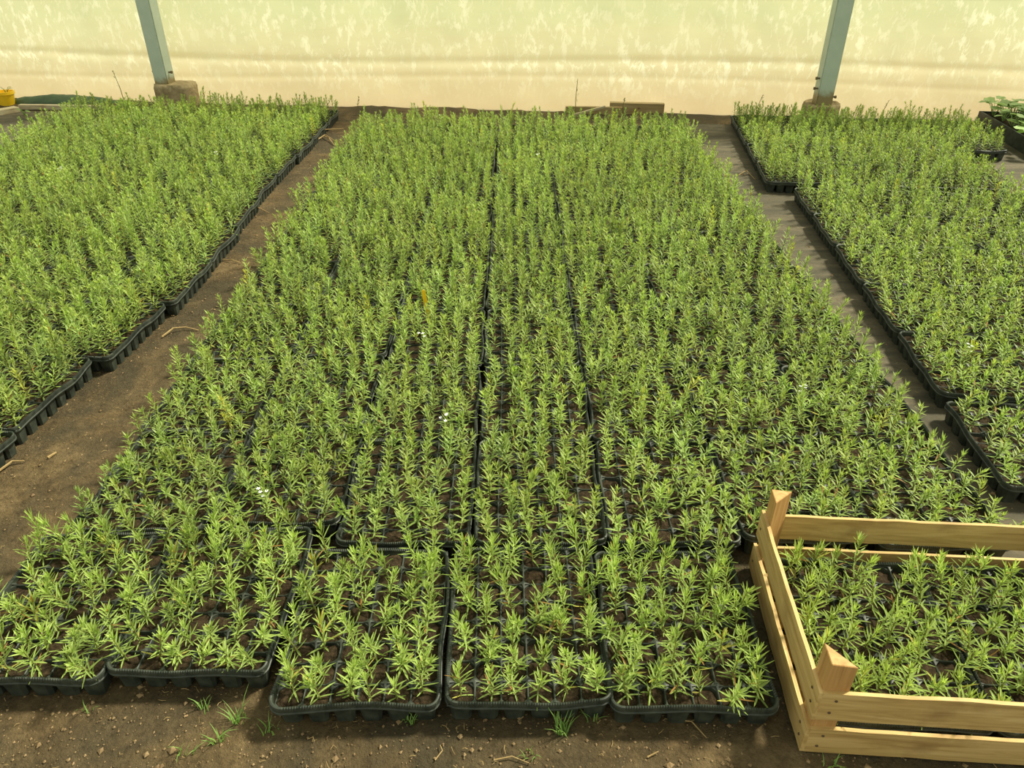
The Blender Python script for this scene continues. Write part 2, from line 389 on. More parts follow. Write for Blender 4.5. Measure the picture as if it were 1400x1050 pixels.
def tray(cx, cy, rz, label, group, z=0.0, bed='mid', row=0, col=0):
    t = empty('seedling_tray', (cx, cy, z), rz); tag(t, label, 'seedling tray', group)
    near = cy < 2.3; q = len(TRAYS)
    obj('rim', (RIM_N if near else RIM_F)[q % 4], t); obj('cells', CELLS, t); obj('potting_soil', SOILS[q % 3], t)
    TRAYS.append(dict(x=cx, y=cy, z=z, rz=rz, bed=bed, row=row, col=col)); return t
ORD = 'first second third fourth fifth sixth seventh eighth ninth tenth eleventh twelfth'.split()
def visible(cx, cy, m=230):
    for dx in (-.14, .14):
        for dy in (-.18, .18):
            px, py, d = project(cx+dx, cy+dy, .06)
            if -m < px < 1400+m and -60 < py < 1120: return True
    return False

# front row of the middle bed (on bare earth)
front = [(-.838, .785, 0.6), (-.557, .802, -0.6), (-.261, .737, 1.2), (.024, .742, 1.0), (.302, .733, -0.6)]
for i, (cx, y0, r) in enumerate(front):
    n = 4 - i
    tray(cx, y0+TD/2, R_(r), 'black rosemary tray, front row on bare earth, %s from the wooden crate' % ('next' if n == 0 else ORD[n]) if n else 'black rosemary tray, front row on bare earth, right against the wooden crate',
         'front row of trays on bare earth', bed='front', row=0, col=n)
# rest of the middle bed
colx = [-.930, -.650, -.368, -.082, .200, .480, .762]
y2 = [1.146, 1.168, 1.109, 1.109, 1.109, 1.122, 1.10]
for c in range(7):
    y = y2[c]
    for rrow in range(10):
        jx, jr = random.uniform(-.004, .004), random.uniform(-.8, .8)
        cx, cy = colx[c]+.14+jx, y+TD/2
        y += 0.3555 + random.uniform(-.001, .003)
        if not visible(cx, cy): continue
        tray(cx, cy, R_(jr), 'black rosemary tray in middle bed, %s row from plastic wall, %s from brown earth path' % (ORD[9-rrow], ORD[c]),
             'trays of the middle bed', bed='mid', row=rrow+1, col=c)
# bed beyond the brown earth path
xe = [-1.255, -1.225, -1.150, -1.128, -1.130, -1.150, -1.168, -1.165, -1.152, -1.146, -1.142]
re = [-4, -4.5, -4.5, -1, 0, 1, 0.5, -0.6, -0.6, 0, 0]
for rrow in range(11):
    y0 = 1.155 + .360*rrow
    for c in range(6):
        cx = xe[rrow] - TW/2 - c*.281 - (0.016 if c else 0) - (0.012 if rrow in (1, 2) and c == 0 else 0) + random.uniform(-.003, .003)
        cy = y0 + TD/2 + (random.uniform(-.003, .003) if c else 0)
        if not visible(cx, cy): continue
        rz = R_(re[rrow] if c == 0 else random.uniform(-.6, .6))
        tray(cx, cy, rz, 'black rosemary tray beyond brown earth path, %s row from plastic wall, %s from path' % (ORD[10-rrow], ORD[c]),
             'trays beyond the brown earth path', bed='left', row=rrow, col=c)
# bed beyond the dusty cloth path : three blocks
def block(ox, oy, rot, rows, ncols, row0):
    ca, sa = math.cos(rot), math.sin(rot)
    for k in range(rows):
        for c in range(ncols[k]):
            lx, ly = TW/2 + .002 + c*.280, TD/2 + k*.358
            cx, cy = ox + lx*ca - ly*sa, oy + lx*sa + ly*ca
            if not visible(cx, cy): continue
            tray(cx, cy, rot + R_(random.uniform(-.5, .5)), 'black rosemary tray beyond dusty cloth path, %s row from plastic wall, %s from path' % (ORD[9-(row0+k)], ORD[c]),
                 'trays beyond the dusty cloth path', bed='right', row=row0+k, col=c)
block(1.118, 1.285, R_(-5), 1, [3], 0)
block(1.160, 1.672, R_(-5.5), 5, [4]*5, 1)
block(1.235, 3.545, R_(-7), 4, [4, 4, 5, 5], 6)

# ------------------------------------------------------------------ wooden crate with two trays
CR_X, CR_Y, CR_R = 0.470, 0.690, R_(-4)
CW, CD = 0.600, 0.408
crate = empty('wooden_crate', (CR_X, CR_Y, 0), CR_R)
tag(crate, 'pale slatted wooden crate with corner posts holding two rosemary trays', 'crate')
BT = 0.0065
def board(name, L, h, t, seed):
    r = random.Random(seed); bm = bmesh.new(); n = 14; rings = []
    for i in range(n+1):
        x_ = L*i/n; a = r.uniform(-.0012, .0012); b = r.uniform(-.0012, .0012); y_ = r.uniform(-.0006, .0006)
        rings.append([bm.verts.new((x_, yy + y_, zz)) for yy, zz in ((0, a), (t, a), (t, h+b), (0, h+b))])
    for i in range(n):
        for k in range(4): bm.faces.new((rings[i][k], rings[i][(k+1) % 4], rings[i+1][(k+1) % 4], rings[i+1][k]))
    bm.faces.new(rings[0]); bm.faces.new(rings[n])
    bmesh.ops.bevel(bm, geom=[e for e in bm.edges if e.is_manifold and e.calc_face_angle(0) > 1.0], offset=.0008, segments=1, affect='EDGES')
    return bm_mesh(name, bm, M['wood'])
def nails(parent, pts, axis):
    for p in pts:
        g = Geo(); d = Vector(axis)
        g.tube([Vector(p), Vector(p)+d*.0012], [.0026, .0020], 8)
        obj('nail', mesh_of('nail', g.v, g.f, M['nail']), parent)
Z = ((0.006, 0.060), (0.0915, 0.0645))
for k, (z0, h) in enumerate(Z):
    dz = (0.004, -0.004)[k]
    b = obj('long_board', board('long_board', CW, h, BT, 10+k), crate, (0, -BT*.0, z0)); nails(b, [(.018, -.0002, h*.3), (.022, -.0002, h*.75), (CW-.02, -.0002, h*.5)], (0, -1, 0))
    b = obj('long_board', board('long_board', CW, h-.004, BT, 20+k), crate, (0, CD-BT, z0-.004*k)); nails(b, [(.03, -.0002, h*.4)], (0, -1, 0))
    for x0, s in ((-BT, 30), (CW, 40)):
        b = obj('end_board', board('end_board', CD, h, BT, s+k), crate, (x0 + BT, 0.0, z0+.001), (0, 0, math.pi/2))
        ln = -1 if x0 < 0 else 1
        nails(b, [(.016, BT+.0002 if x0 < 0 else -.0002, h*.35), (.024, BT+.0002 if x0 < 0 else -.0002, h*.7), (CD-.02, BT+.0002 if x0 < 0 else -.0002, h*.5)], (0, 1 if x0 < 0 else -1, 0))
for (x0, y0, sx, sy) in ((.0006, BT, 1, 1), (CW-BT-.0006, BT, -1, 1), (.0006, CD-BT, 1, -1), (CW-BT-.0006, CD-BT, -1, -1)):
    s = 0.040; ht = 0.216
    bm = bmesh.new()
    P = [(0, 0), (s*sx, 0), (0, s*sy)]
    lo = [bm.verts.new((a, b_, .006)) for a, b_ in P]; hi = [bm.verts.new((a, b_, ht - .004*(i == 1))) for i, (a, b_) in enumerate(P)]
    bm.faces.new(lo); bm.faces.new(hi)
    for i in range(3): bm.faces.new((lo[i], lo[(i+1) % 3], hi[(i+1) % 3], hi[i]))
    bmesh.ops.bevel(bm, geom=list(bm.edges), offset=.0012, segments=1, affect='EDGES')
    obj('corner_post', bm_mesh('corner_post', bm, M['woodpost']), crate, (x0, y0, 0))
for k in range(5):
    b = obj('floor_slat', board('floor_slat', CW-2*BT-.002, .062, .005, 50+k), crate, (BT+.001, .012+k*.077+.062, .0005), (math.pi/2, 0, 0))
    b.location = (BT+.001, .012+k*.077, .0056); b.rotation_euler = (math.pi/2, 0, 0); b.scale = (1, 1, -1)
ca, sa = math.cos(CR_R), math.sin(CR_R)
for i, lx in enumerate((.022+TW/2, .304+TW/2-.004)):
    ly = .018 + TD/2
    tray(CR_X + lx*ca - ly*sa, CR_Y + lx*sa + ly*ca, CR_R,
         ('black rosemary tray inside the crate, at the end nearest the front tray row', 'black rosemary tray inside the crate, at the end away from the front row')[i],
         'trays inside the wooden crate', z=.0105, bed='crate', row=0, col=i)

# ------------------------------------------------------------------ rosemary plants
def gen_plant(seed, h, detail, leaf=0.022, wid=0.0034, nodes=None, yellow=0.04, brown=0.007, dense=3, branch=0, ydir=1.0):
    """returns stem Geo, foliage Geo (with colours)"""
    r = random.Random(seed); st, fo = Geo(), Geo()
    lean = r.uniform(0, .16); la = r.uniform(0, 6.28); cv = r.uniform(-.10, .10)
    def axis(t): return Vector((math.cos(la)*(lean*t + cv*t*t)*h, math.sin(la)*(lean*t + cv*t*t)*h, h*t))
    def leafgeo(base, az, el, L, w, col, bend, yaw=0):
        d0 = Vector((math.cos(az)*math.cos(el), math.sin(az)*math.cos(el), math.sin(el)))
        side = Vector((-math.sin(az), math.cos(az), 0)); up = side.cross(d0)*-1
        if detail:
            stn = ((0, .5), (.32, 1.0), (.70, .88), (1, .18)); vs = []; cs = []
            p = Vector(base); pt = 0
            for (t, ww) in stn:
                e = el + bend*t; d = Vector((math.cos(az)*math.cos(e), math.sin(az)*math.cos(e), math.sin(e)))
                p = p + d*(L*(t-pt)); pt = t; n_ = Vector((-math.cos(az)*math.sin(e), -math.sin(az)*math.sin(e), math.cos(e)))
                vs += [p + side*w*ww*.5 + n_*w*.10*ww, p - n_*w*.14*ww, p - side*w*ww*.5 + n_*w*.10*ww]
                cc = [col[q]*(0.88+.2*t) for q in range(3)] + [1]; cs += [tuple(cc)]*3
            fs = [(i*3+k, i*3+k+1, (i+1)*3+k+1, (i+1)*3+k) for i in range(3) for k in range(2)]
            fo.add(vs, fs, cs)
        else:
            e1 = el + bend*.5; e2 = el + bend
            p1 = Vector(base) + Vector((math.cos(az)*math.cos(e1), math.sin(az)*math.cos(e1), math.sin(e1)))*L*.5
            p2 = p1 + Vector((math.cos(az)*math.cos(e2), math.sin(az)*math.cos(e2), math.sin(e2)))*L*.5
            b_ = Vector(base)
            fo.add([b_ + side*w*.3, b_ - side*w*.3, p1 + side*w*.55, p1 - side*w*.55, p2], [(0, 1, 3, 2), (2, 3, 4)], [(*col, 1)]*5)
    def colour(t):
        u = r.random()
        if u < brown: return (0.40, 0.22, 0.07)
        if u < brown + yellow*(1.6-t): return (0.58, 0.54, 0.13)
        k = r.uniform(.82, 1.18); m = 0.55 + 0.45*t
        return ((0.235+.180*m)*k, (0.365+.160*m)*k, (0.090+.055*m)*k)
    def shoot(base_fn, hh, n, Lmax, t0=0.0, narrow=1.0):
        for i in range(n):
            t = (i+.6)/n
            p = base_fn(t0 + (1-t0)*t)
            if dense == 3: k = 3
            else: k = dense
            a0 = i*1.2 + r.uniform(-.3, .3)
            for q in range(k):
                el = R_(10 + 42*t**1.2 + r.uniform(-20, 20)); L = Lmax*(0.80+.4*math.sin(math.pi*min(1, t*.8+.12)))*r.uniform(.72, 1.15)*(1-.16*t)
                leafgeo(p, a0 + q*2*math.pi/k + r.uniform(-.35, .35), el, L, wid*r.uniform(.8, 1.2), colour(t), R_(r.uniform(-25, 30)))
        p = base_fn(1.0)
        for q in range(6 if detail else 5):
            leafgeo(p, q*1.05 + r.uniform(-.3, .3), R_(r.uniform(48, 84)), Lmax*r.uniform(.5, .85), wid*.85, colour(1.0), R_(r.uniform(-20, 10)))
    n = nodes or max(4, int(h/.0075))
    shoot(axis, h, n, leaf, 0.10)
    ns = 6 if detail else 3
    st.tube([axis(i/3)+Vector((0, 0, -.006*(i == 0))) for i in range(4)], [.0016, .0013, .0010, .0006], ns, (0.30, 0.30, 0.10, 1), cap=False)
    for b in range(branch):
        tb = r.uniform(.15, .5); az = r.uniform(0, 6.28); bl = h*r.uniform(.35, .6); p0 = axis(tb)
        fn = lambda t, p0=p0, az=az, bl=bl: p0 + Vector((math.cos(az)*.45*t, math.sin(az)*.45*t, .85*t))*bl
        st.tube([fn(0), fn(.5), fn(1)], [.0010, .0008, .0005], ns, (0.32, 0.36, 0.12, 1), cap=False)
        shoot(fn, bl, max(3, int(bl/.010)), leaf*.85, 0.15)
    return st, fo
def flower_geo(seed, h):
    r = random.Random(seed); g = Geo()
    for k in range(4):
        a = r.uniform(0, 6.28); c = Vector((math.cos(a)*.008, math.sin(a)*.008, h*.9 + r.uniform(-.012, .018)))
        for q in range(5):
            b = q*1.256 + r.uniform(-.2, .2); d = Vector((math.cos(b), math.sin(b), .5)).normalized()*.0055; s = Vector((-math.sin(b), math.cos(b), 0))*.0018
            g.add([c, c + d*.6 + s, c + d, c + d*.6 - s, c + d*.6 + Vector((0, 0, .0012))], [(0, 1, 4), (1, 2, 4), (2, 3, 4), (3, 0, 4)])
    return g

# where every plant stands
FLOWER = [(80, 222, .15), (605, 575, .08), (592, 455, .12), (365, 703, .08), (1085, 548, .08), (1258, 357, .10), (1308, 480, .09), (733, 213, .12), (300, 205, .14), (596, 160, .14)]
def ground_at(px, py, z):
    u = (px-700)/FPX; v = (py-525)/FPX
    d = (u, math.cos(PITCH)-v*math.sin(PITCH), -math.sin(PITCH)-v*math.cos(PITCH)); t = (z-CAM_H)/d[2]
    return d[0]*t, d[1]*t
PL = []
for t in TRAYS:
    c_, s_ = math.cos(t['rz']), math.sin(t['rz'])
    gaps = {(random.randrange(NCX), random.randrange(NCY)) for _ in range(random.choice((1, 2, 3, 4, 5)))}
    tint = random.uniform(.92, 1.08); hs = random.uniform(.92, 1.08)
    for i in range(NCX):
        for j in range(NCY):
            if (i, j) in gaps and not (t['bed'] == 'front' and j < 1): continue
            lx, ly = (i-(NCX-1)/2)*PX + random.uniform(-.009, .009), (j-(NCY-1)/2)*PY + random.uniform(-.009, .009)
            X, Y = t['x'] + lx*c_ - ly*s_, t['y'] + lx*s_ + ly*c_
            px, py, dep = project(X, Y, .08)
            if not (-240 < px < 1640 and -60 < py < 1130): continue
            b = t['bed']
            if b == 'front': h = random.uniform(.044, .066) + .028*(j/7)
            elif b == 'crate': h = random.uniform(.046, .070) + .012*(j/7)
            elif b == 'mid': h = min(.100, .066 + .017*(Y-1.1)) * random.uniform(.78, 1.22)
            elif b == 'left': h = random.uniform(.075, .118)
            else: h = min(.088, .058 + .016*(Y-1.2)) * random.uniform(.78, 1.2)
            if random.random() < .03: h *= 1.3
            PL.append(dict(x=X, y=Y, z=t['z']+.040, h=h*(hs if b != 'front' else 1), tint=tint, bed=b, i=i, j=j, col=t['col'], row=t['row'], dep=dep,
                           seen=(-15 < px < 1415 and py < 1070), flower=False))
for (px, py, z) in FLOWER:
    gx, gy = ground_at(px, py, z)
    q = min((p for p in PL if p['bed'] not in ('front', 'crate')), key=lambda p: (p['x']-gx)**2 + (p['y']-gy)**2); q['flower'] = True
cand = sorted([p for p in PL if p['seen'] and not p['flower']], key=lambda p: (p['bed'] not in ('front', 'crate'), p['dep']))
IND = cand[:300-len(FLOWER)] + [p for p in PL if p['flower']]
for p in IND: p['ind'] = True

# individually built plants share the meshes of a few kinds
KINDS = {}
def kind_mesh(kname, seed, h, **kw):
    st, fo = gen_plant(seed, h, True, **kw)
    KINDS.setdefault(kname, []).append((mesh_of('stem', st.v, st.f, M['leaf'], st.c), mesh_of('foliage', fo.v, fo.f, M['leaf'], fo.c), h))
for s in range(7): kind_mesh('short', 100+s, .042, leaf=.0275, wid=.0032, nodes=5, yellow=.035)
for s in range(8): kind_mesh('bushy', 200+s, .054, leaf=.0270, wid=.0031, nodes=7, yellow=.025, branch=1)
for s in range(7): kind_mesh('upright', 300+s, .066, leaf=.0250, wid=.0030, nodes=10, yellow=.015)
for s in range(4): kind_mesh('yellowing', 400+s, .044, leaf=.0265, wid=.0035, nodes=6, yellow=.28, brown=.07)
for s in range(3): kind_mesh('flowering', 500+s, .100, leaf=.0235, wid=.0032, nodes=14, yellow=.01)
FLM = [mesh_of('flowers', *(lambda g: (g.v, g.f))(flower_geo(s, .100)), M['petal']) for s in range(3)]
def where(p):
    if p['bed'] == 'front':
        tr = 'front tray against crate' if p['col'] == 0 else '%s front tray from crate' % ORD[p['col']]
        return '%s row from earth, %s file cratewards, %s' % (ORD[p['j']], ORD[p['i']], tr)
    if p['bed'] == 'crate':
        return 'inside crate, %s row from long front board, %s file from front tray row' % (ORD[p['j']], ORD[p['i'] + 6*p['col']])
    nm = {'mid': 'middle bed', 'left': 'bed beyond brown earth path', 'right': 'bed beyond dusty cloth path'}[p['bed']]
    return 'in second tray row, %s tray from brown path, %s row, %s file' % (ORD[p['col']], ORD[p['j']], ORD[p['i']])
FLAB = ['tall rosemary with pale flowers in a middle row beyond brown earth path', 'rosemary with a white flower in middle bed, third tray row', 'rosemary with pale flowers in middle bed beside the yellow tag',
        'rosemary with cream flowers in middle bed, just behind the front row', 'rosemary with white flowers in middle bed, toward the dusty cloth path', 'rosemary with a white flower at cloth path edge of far bed',
        'rosemary with pale flowers beyond cloth path, behind the frontmost tray', 'rosemary with white flowers in middle bed, fourth tray row from plastic wall', 'tall rosemary with white flower beyond earth path, toward plastic wall', 'rosemary with white flower in the middle bed row along plastic wall']
fl_i = 0
for p in IND:
    if p['flower']: kn = 'flowering'
    elif random.random() < (.09 if p['bed'] == 'front' and p['j'] < 3 else .025): kn = 'yellowing'
    elif p['h'] < .050: kn = 'short' if random.random() < .65 else 'bushy'
    elif p['h'] < .062: kn = 'bushy' if random.random() < .7 else 'upright'
    else: kn = 'upright' if random.random() < .75 else 'bushy'
    v = random.randrange(len(KINDS[kn])); st, fo, h0 = KINDS[kn][v]
    e = empty('rosemary_seedling', (p['x'], p['y'], p['z']), random.uniform(0, 6.28))
    sc = max(.8, min(1.45, p['h']/h0)); k = random.uniform(.88, 1.16); e.scale = (k, k, sc)
    e.rotation_euler = (random.gauss(0, .16), random.gauss(0, .16), e.rotation_euler[2])
    obj('stem', st, e); obj('foliage', fo, e)
    if kn == 'flowering':
        o = obj('flowers', FLM[v], e); o['label'] = 'small white flowers'
        pi = min(range(len(FLOWER)), key=lambda q: math.dist(ground_at(*FLOWER[q]), (p['x'], p['y'])))
        tag(e, FLAB[pi], 'rosemary', 'flowering rosemary plants')
    else:
        wl = where(p)
        if wl: tag(e, '%s rosemary %s' % (kn, wl), 'rosemary', {'front': 'rosemary in the front trays', 'crate': 'rosemary in the crate'}.get(p['bed'], 'rosemary just behind the front trays'))
        else: tag(e, 'rosemary in the tray row right behind the front trays, edge nearest them', 'rosemary', 'rosemary just behind the front trays')

# every other plant of the beds : one object of real geometry
rest = [p for p in PL if not p.get('ind')]
VAR = []
for s in range(12):
    hh = .05 + .0065*s
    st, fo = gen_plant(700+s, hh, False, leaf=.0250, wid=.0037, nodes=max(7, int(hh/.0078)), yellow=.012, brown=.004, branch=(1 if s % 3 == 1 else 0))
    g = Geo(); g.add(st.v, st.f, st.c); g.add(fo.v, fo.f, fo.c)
    tris = []
    for q in g.f:
        tris.append(q[:3])
        if len(q) == 4: tris.append((q[0], q[2], q[3]))
    VAR.append((np.array(g.v), np.array(tris), np.array(g.c), hh))
AV, AF, AC, base = [], [], [], 0
for p in rest:
    order = np.argsort([abs(v[3]-p['h']) for v in VAR])
    V, F, C, hh = VAR[order[rng.integers(0, 4)]]
    a = rng.uniform(0, 6.283); k = rng.uniform(.9, 1.12)*(1.12 if p['bed'] == 'left' else 1.0); kz = p['h']/hh
    tx, ty = rng.normal(0, .15), rng.normal(0, .15)
    ca, sa = math.cos(a), math.sin(a)
    P = np.empty_like(V); P[:, 0] = (V[:, 0]*ca - V[:, 1]*sa)*k; P[:, 1] = (V[:, 0]*sa + V[:, 1]*ca)*k; P[:, 2] = V[:, 2]*kz
    P[:, 0] += tx*P[:, 2]; P[:, 1] += ty*P[:, 2]; P += (p['x'], p['y'], p['z'])
    tt = p['tint']*rng.uniform(.88, 1.12)
    cc = C.copy(); cc[:, :3] *= (tt*rng.uniform(.94, 1.06), tt, tt*rng.uniform(.85, 1.15))
    if rng.random() < .008: cc[:, :3] *= (1.35, 1.12, .8)
    AV.append(P); AF.append(F + base); AC.append(cc); base += len(V)
AV = np.concatenate(AV).astype(np.float32); AF = np.concatenate(AF).astype(np.int32); AC = np.concatenate(AC).astype(np.float32)
me = bpy.data.meshes.new('rosemary_plants'); nf = len(AF)
me.vertices.add(len(AV)); me.vertices.foreach_set('co', AV.ravel())
me.loops.add(nf*3); me.loops.foreach_set('vertex_index', AF.ravel())
me.polygons.add(nf); me.polygons.foreach_set('loop_start', np.arange(0, nf*3, 3, dtype=np.int32))
me.update(calc_edges=True)
ca_ = me.color_attributes.new('Col', 'FLOAT_COLOR', 'POINT'); ca_.data.foreach_set('color', AC.ravel())
me.materials.append(M['leaf'])
tag(obj('rosemary_plants', me), 'dense green young rosemary filling the trays of all three beds', 'rosemary plants', kind='stuff')
print('trays', len(TRAYS), 'plants', len(PL), 'rest tris', nf)

# ------------------------------------------------------------------ posts and footings
def post(x, y, rz, label, bolts):
    t = empty('metal_post', (x, y, 0.0), rz); tag(t, label, 'post')
    bm = bmesh.new(); a, b = .050, .050; tw = .004
    for z_ in (0.10, 1.62): pass
    lo = [bm.verts.new((sx*a, sy*b, .10)) for sx, sy in ((-1, -1), (1, -1), (1, 1), (-1, 1))]
    hi = [bm.verts.new((sx*a, sy*b, 1.62)) for sx, sy in ((-1, -1), (1, -1), (1, 1), (-1, 1))]
    for i in range(4): bm.faces.new((lo[i], lo[(i+1) % 4], hi[(i+1) % 4], hi[i]))
    bm.faces.new(lo); bm.faces.new(hi)
    bmesh.ops.bevel(bm, geom=[e for e in bm.edges if abs(e.verts[0].co.z-e.verts[1].co.z) > .5], offset=.006, segments=2, affect='EDGES')
    obj('tube', bm_mesh('tube', bm, M['post']), t)
    for (bx, by, bz, dx) in bolts:
        g = Geo(); g.tube([(bx, by, bz), (bx+dx*.016, by, bz)], .0055, 8); g.tube([(bx+dx*.016, by, bz), (bx+dx*.026, by, bz)], .010, 6)
        obj('bolt', mesh_of('bolt', g.v, g.f, M['bolt']), t)
    return t
post(-2.41, 5.46, R_(-9), 'grey green metal post by the weathered planks corner', [(-.050, 0, .235, -1), (.050, -.01, .235, 1)])
post(2.00, 5.00, R_(-4), 'grey green metal post with two bolts beside the cloth path', [(-.050, -.02, .215, -1), (-.050, -.02, .275, -1), (.050, -.02, .165, 1)])
def footing(x, y, rx, ry, h, sq, label, seed, ring):
    r = random.Random(seed); g = Geo(); n = 40; lv = [(0, 1.04), (.3*h, 1.0), (.6*h, .98), (.86*h, .98), (h, .95)]
    if ring: lv += [(h*1.0, .86), (h*.93, .82), (h*.93, .3)]
    else: lv += [(h*1.02, .6), (h*1.02, .3)]
    vs = []
    for (z_, s) in lv:
        for k in range(n):
            a = 2*math.pi*k/n; c, s_ = math.cos(a), math.sin(a)
            e = (abs(c)**sq + abs(s_)**sq)**(-1/sq)
            q = s*e*(1 + r.uniform(-.025, .025)); vs.append((c*rx*q, s_*ry*q, z_ + r.uniform(-.003, .003)*(z_ > 0)))
    m = len(lv); fs = [(i*n+k, i*n+(k+1) % n, (i+1)*n+(k+1) % n, (i+1)*n+k) for i in range(m-1) for k in range(n)]
    fs += [tuple(range(n))[::-1], tuple((m-1)*n+k for k in range(n))]
    o = obj('concrete_footing', mesh_of('concrete_footing', vs, fs, M['concrete'], smooth=True), loc=(x, y, -.004), rot=(0, 0, R_(-6)))
    return tag(o, label, 'footing')
footing(-2.345, 5.46, .135, .11, .165, 3.2, 'squat crumbling brown concrete block around the plank corner post', 3, False)
footing(2.00, 5.00, .118, .118, .130, 2.0, 'round mossy concrete collar around the two bolt post', 4, True)

# ------------------------------------------------------------------ odds and ends along the wall
def plank(name, a, b, wid, th, z, mat, label, tilt=0, cat='plank', group=None, z2=None):
    A, B = Vector(a), Vector(b); L = (B-A).length; bm = bmesh.new()
    r = random.Random(label); n = 8; rings = []
    for i in range(n+1):
        x_ = L*i/n; d = [r.uniform(-.003, .003) for _ in range(4)]
        rings.append([bm.verts.new((x_, -wid/2+d[0], 0)), bm.verts.new((x_, wid/2+d[1], 0)), bm.verts.new((x_, wid/2+d[1], th)), bm.verts.new((x_, -wid/2+d[0], th))])
    for i in range(n):
        for k in range(4): bm.faces.new((rings[i][k], rings[i][(k+1) % 4], rings[i+1][(k+1) % 4], rings[i+1][k]))
    bm.faces.new(rings[0]); bm.faces.new(rings[n])
    bmesh.ops.bevel(bm, geom=[e for e in bm.edges if e.is_manifold and e.calc_face_angle(0) > 1.0], offset=.003, segments=1, affect='EDGES')
    o = obj(name, bm_mesh(name, bm, mat), loc=(A.x, A.y, z), rot=(tilt, -math.asin(max(-1, min(1, ((z2 if z2 is not None else z)-z)/L))), math.atan2(B.y-A.y, B.x-A.x)))
    return tag(o, label, cat, group)
plank('wooden_plank', (-3.66, 4.98), (-3.42, 5.33), .07, .030, .002, M['oldwood'], 'weathered pale plank lying on edge of dark cloth by yellow pot')
plank('wooden_plank', (-3.44, 5.40), (-2.85, 5.36), .035, .030, .002, M['oldwood'], 'narrow weathered batten lying beside the dark green sheet roll')
plank('brown_board', (.66, 5.22), (1.02, 5.18), .05, .082, .001, M['brownwood'], 'brown board stub standing on edge against the plastic wall', cat='board')
plank('brown_board', (.36, 5.19), (.74, 5.165), .028, .062, .001, M['brownwood'], 'lower dark brown board lying in front of plastic wall', cat='board')
plank('grey_stick', (.40, 5.05), (.62, 5.10), .015, .012, .03, M['oldwood'], 'short pale stick leaning near brown board behind middle bed', cat='stick', z2=.075)

# dark green folded sheet lying along the wall in the corner
g = Geo(); n, m = 26, 12; vs = []
r3 = random.Random(9)
for i in range(n):
    t = i/(n-1); e = min(1, math.sin(math.pi*min(1, max(0, t)))**.5 + .02)
    for k in range(m):
        a = math.pi*k/(m-1); vs.append((-.45+.9*t, -math.cos(a)*.085*e*(1+r3.uniform(-.05, .05)), max(0, math.sin(a)*.070*e*(1+r3.uniform(-.08, .08)))))
fs = [(i*m+k, (i+1)*m+k, (i+1)*m+k+1, i*m+k+1) for i in range(n-1) for k in range(m-1)] + [(i*m+m-1, (i+1)*m+m-1, (i+1)*m, i*m) for i in range(n-1)]
tag(obj('folded_sheet', mesh_of('folded_sheet', vs, fs, M['green'], smooth=True), loc=(-3.18, 5.52, 0), rot=(0, 0, WANG)), 'dark green sheet folded in a low roll at the wall corner', 'sheet roll')

# yellow pot at the corner
def lathe(prof, n=28):
    vs = [(r*math.cos(2*math.pi*k/n), r*math.sin(2*math.pi*k/n), z_) for r, z_ in prof for k in range(n)]
    fs = [(i*n+k, i*n+(k+1) % n, (i+1)*n+(k+1) % n, (i+1)*n+k) for i in range(len(prof)-1) for k in range(n)] + [tuple(range(n))[::-1], tuple((len(prof)-1)*n+k for k in range(n))]
    return vs, fs
yp = empty('yellow_pot', (-3.585, 5.50, 0)); tag(yp, 'small orange yellow plastic pot with a green sprout', 'pot')
v_, f_ = lathe([(.045, 0), (.062, .08), (.068, .082), (.068, .10), (.060, .10), (.058, .075)])
obj('pot', mesh_of('pot', v_, f_, M['yellow'], smooth=False), yp)

LEAFB = m_leaf('broad_leaf', .35)
def broad(seed, n=7, size=.05, hgt=.09, c=(0.24, 0.36, 0.10)):
    r = random.Random(seed); g = Geo(); s = Geo()
    for k in range(n):
        a = k*2.4 + r.uniform(-.4, .4); hh = hgt*r.uniform(.5, 1.05); out = hgt*r.uniform(.3, .75)
        p = Vector((math.cos(a)*out, math.sin(a)*out, hh)); s.tube([(0, 0, 0), p*.55 + Vector((0, 0, .01)), p], [.002, .0016, .0012], 4, (*c, 1))
        u = Vector((math.cos(a), math.sin(a), r.uniform(-.3, .25))).normalized(); w_ = Vector((-math.sin(a), math.cos(a), r.uniform(-.2, .2))).normalized()
        L = size*r.uniform(.7, 1.15); kk = r.uniform(.75, 1.25); nn = u.cross(w_)
        vs = [p]; 
        for q in range(11):
            th = -2.5 + 5.0*q/10; rr = L*.55*(1 + .10*math.cos(q*math.pi)); vs.append(p + u*(L*.35 + rr*math.cos(th)) + w_*rr*math.sin(th) + nn*L*.10*abs(math.sin(th)))
        g.add(vs, [(0, q+1, q+2) for q in range(10)], [(c[0]*kk, c[1]*kk, c[2]*kk, 1)]*len(vs))
    return s, g
def broad_plant(name, x, y, z, seed, label, cat, group=None, parent=None, **kw):
    s, g = broad(seed, **kw)
    e = empty(name, (x, y, z), random.uniform(0, 6)); tag(e, label, cat, group)
    obj('stalks', mesh_of('stalks', s.v, s.f, LEAFB, s.c), e); obj('leaves', mesh_of('leaves', g.v, g.f, LEAFB, g.c), e)
    return e
s_, g_ = broad(77, 4, .03, .06); o = obj('sprout', mesh_of('sprout', s_.v+g_.v, s_.f+[tuple(i+len(s_.v) for i in q) for q in g_.f], LEAFB, s_.c+g_.c), yp, (.02, 0, .075))

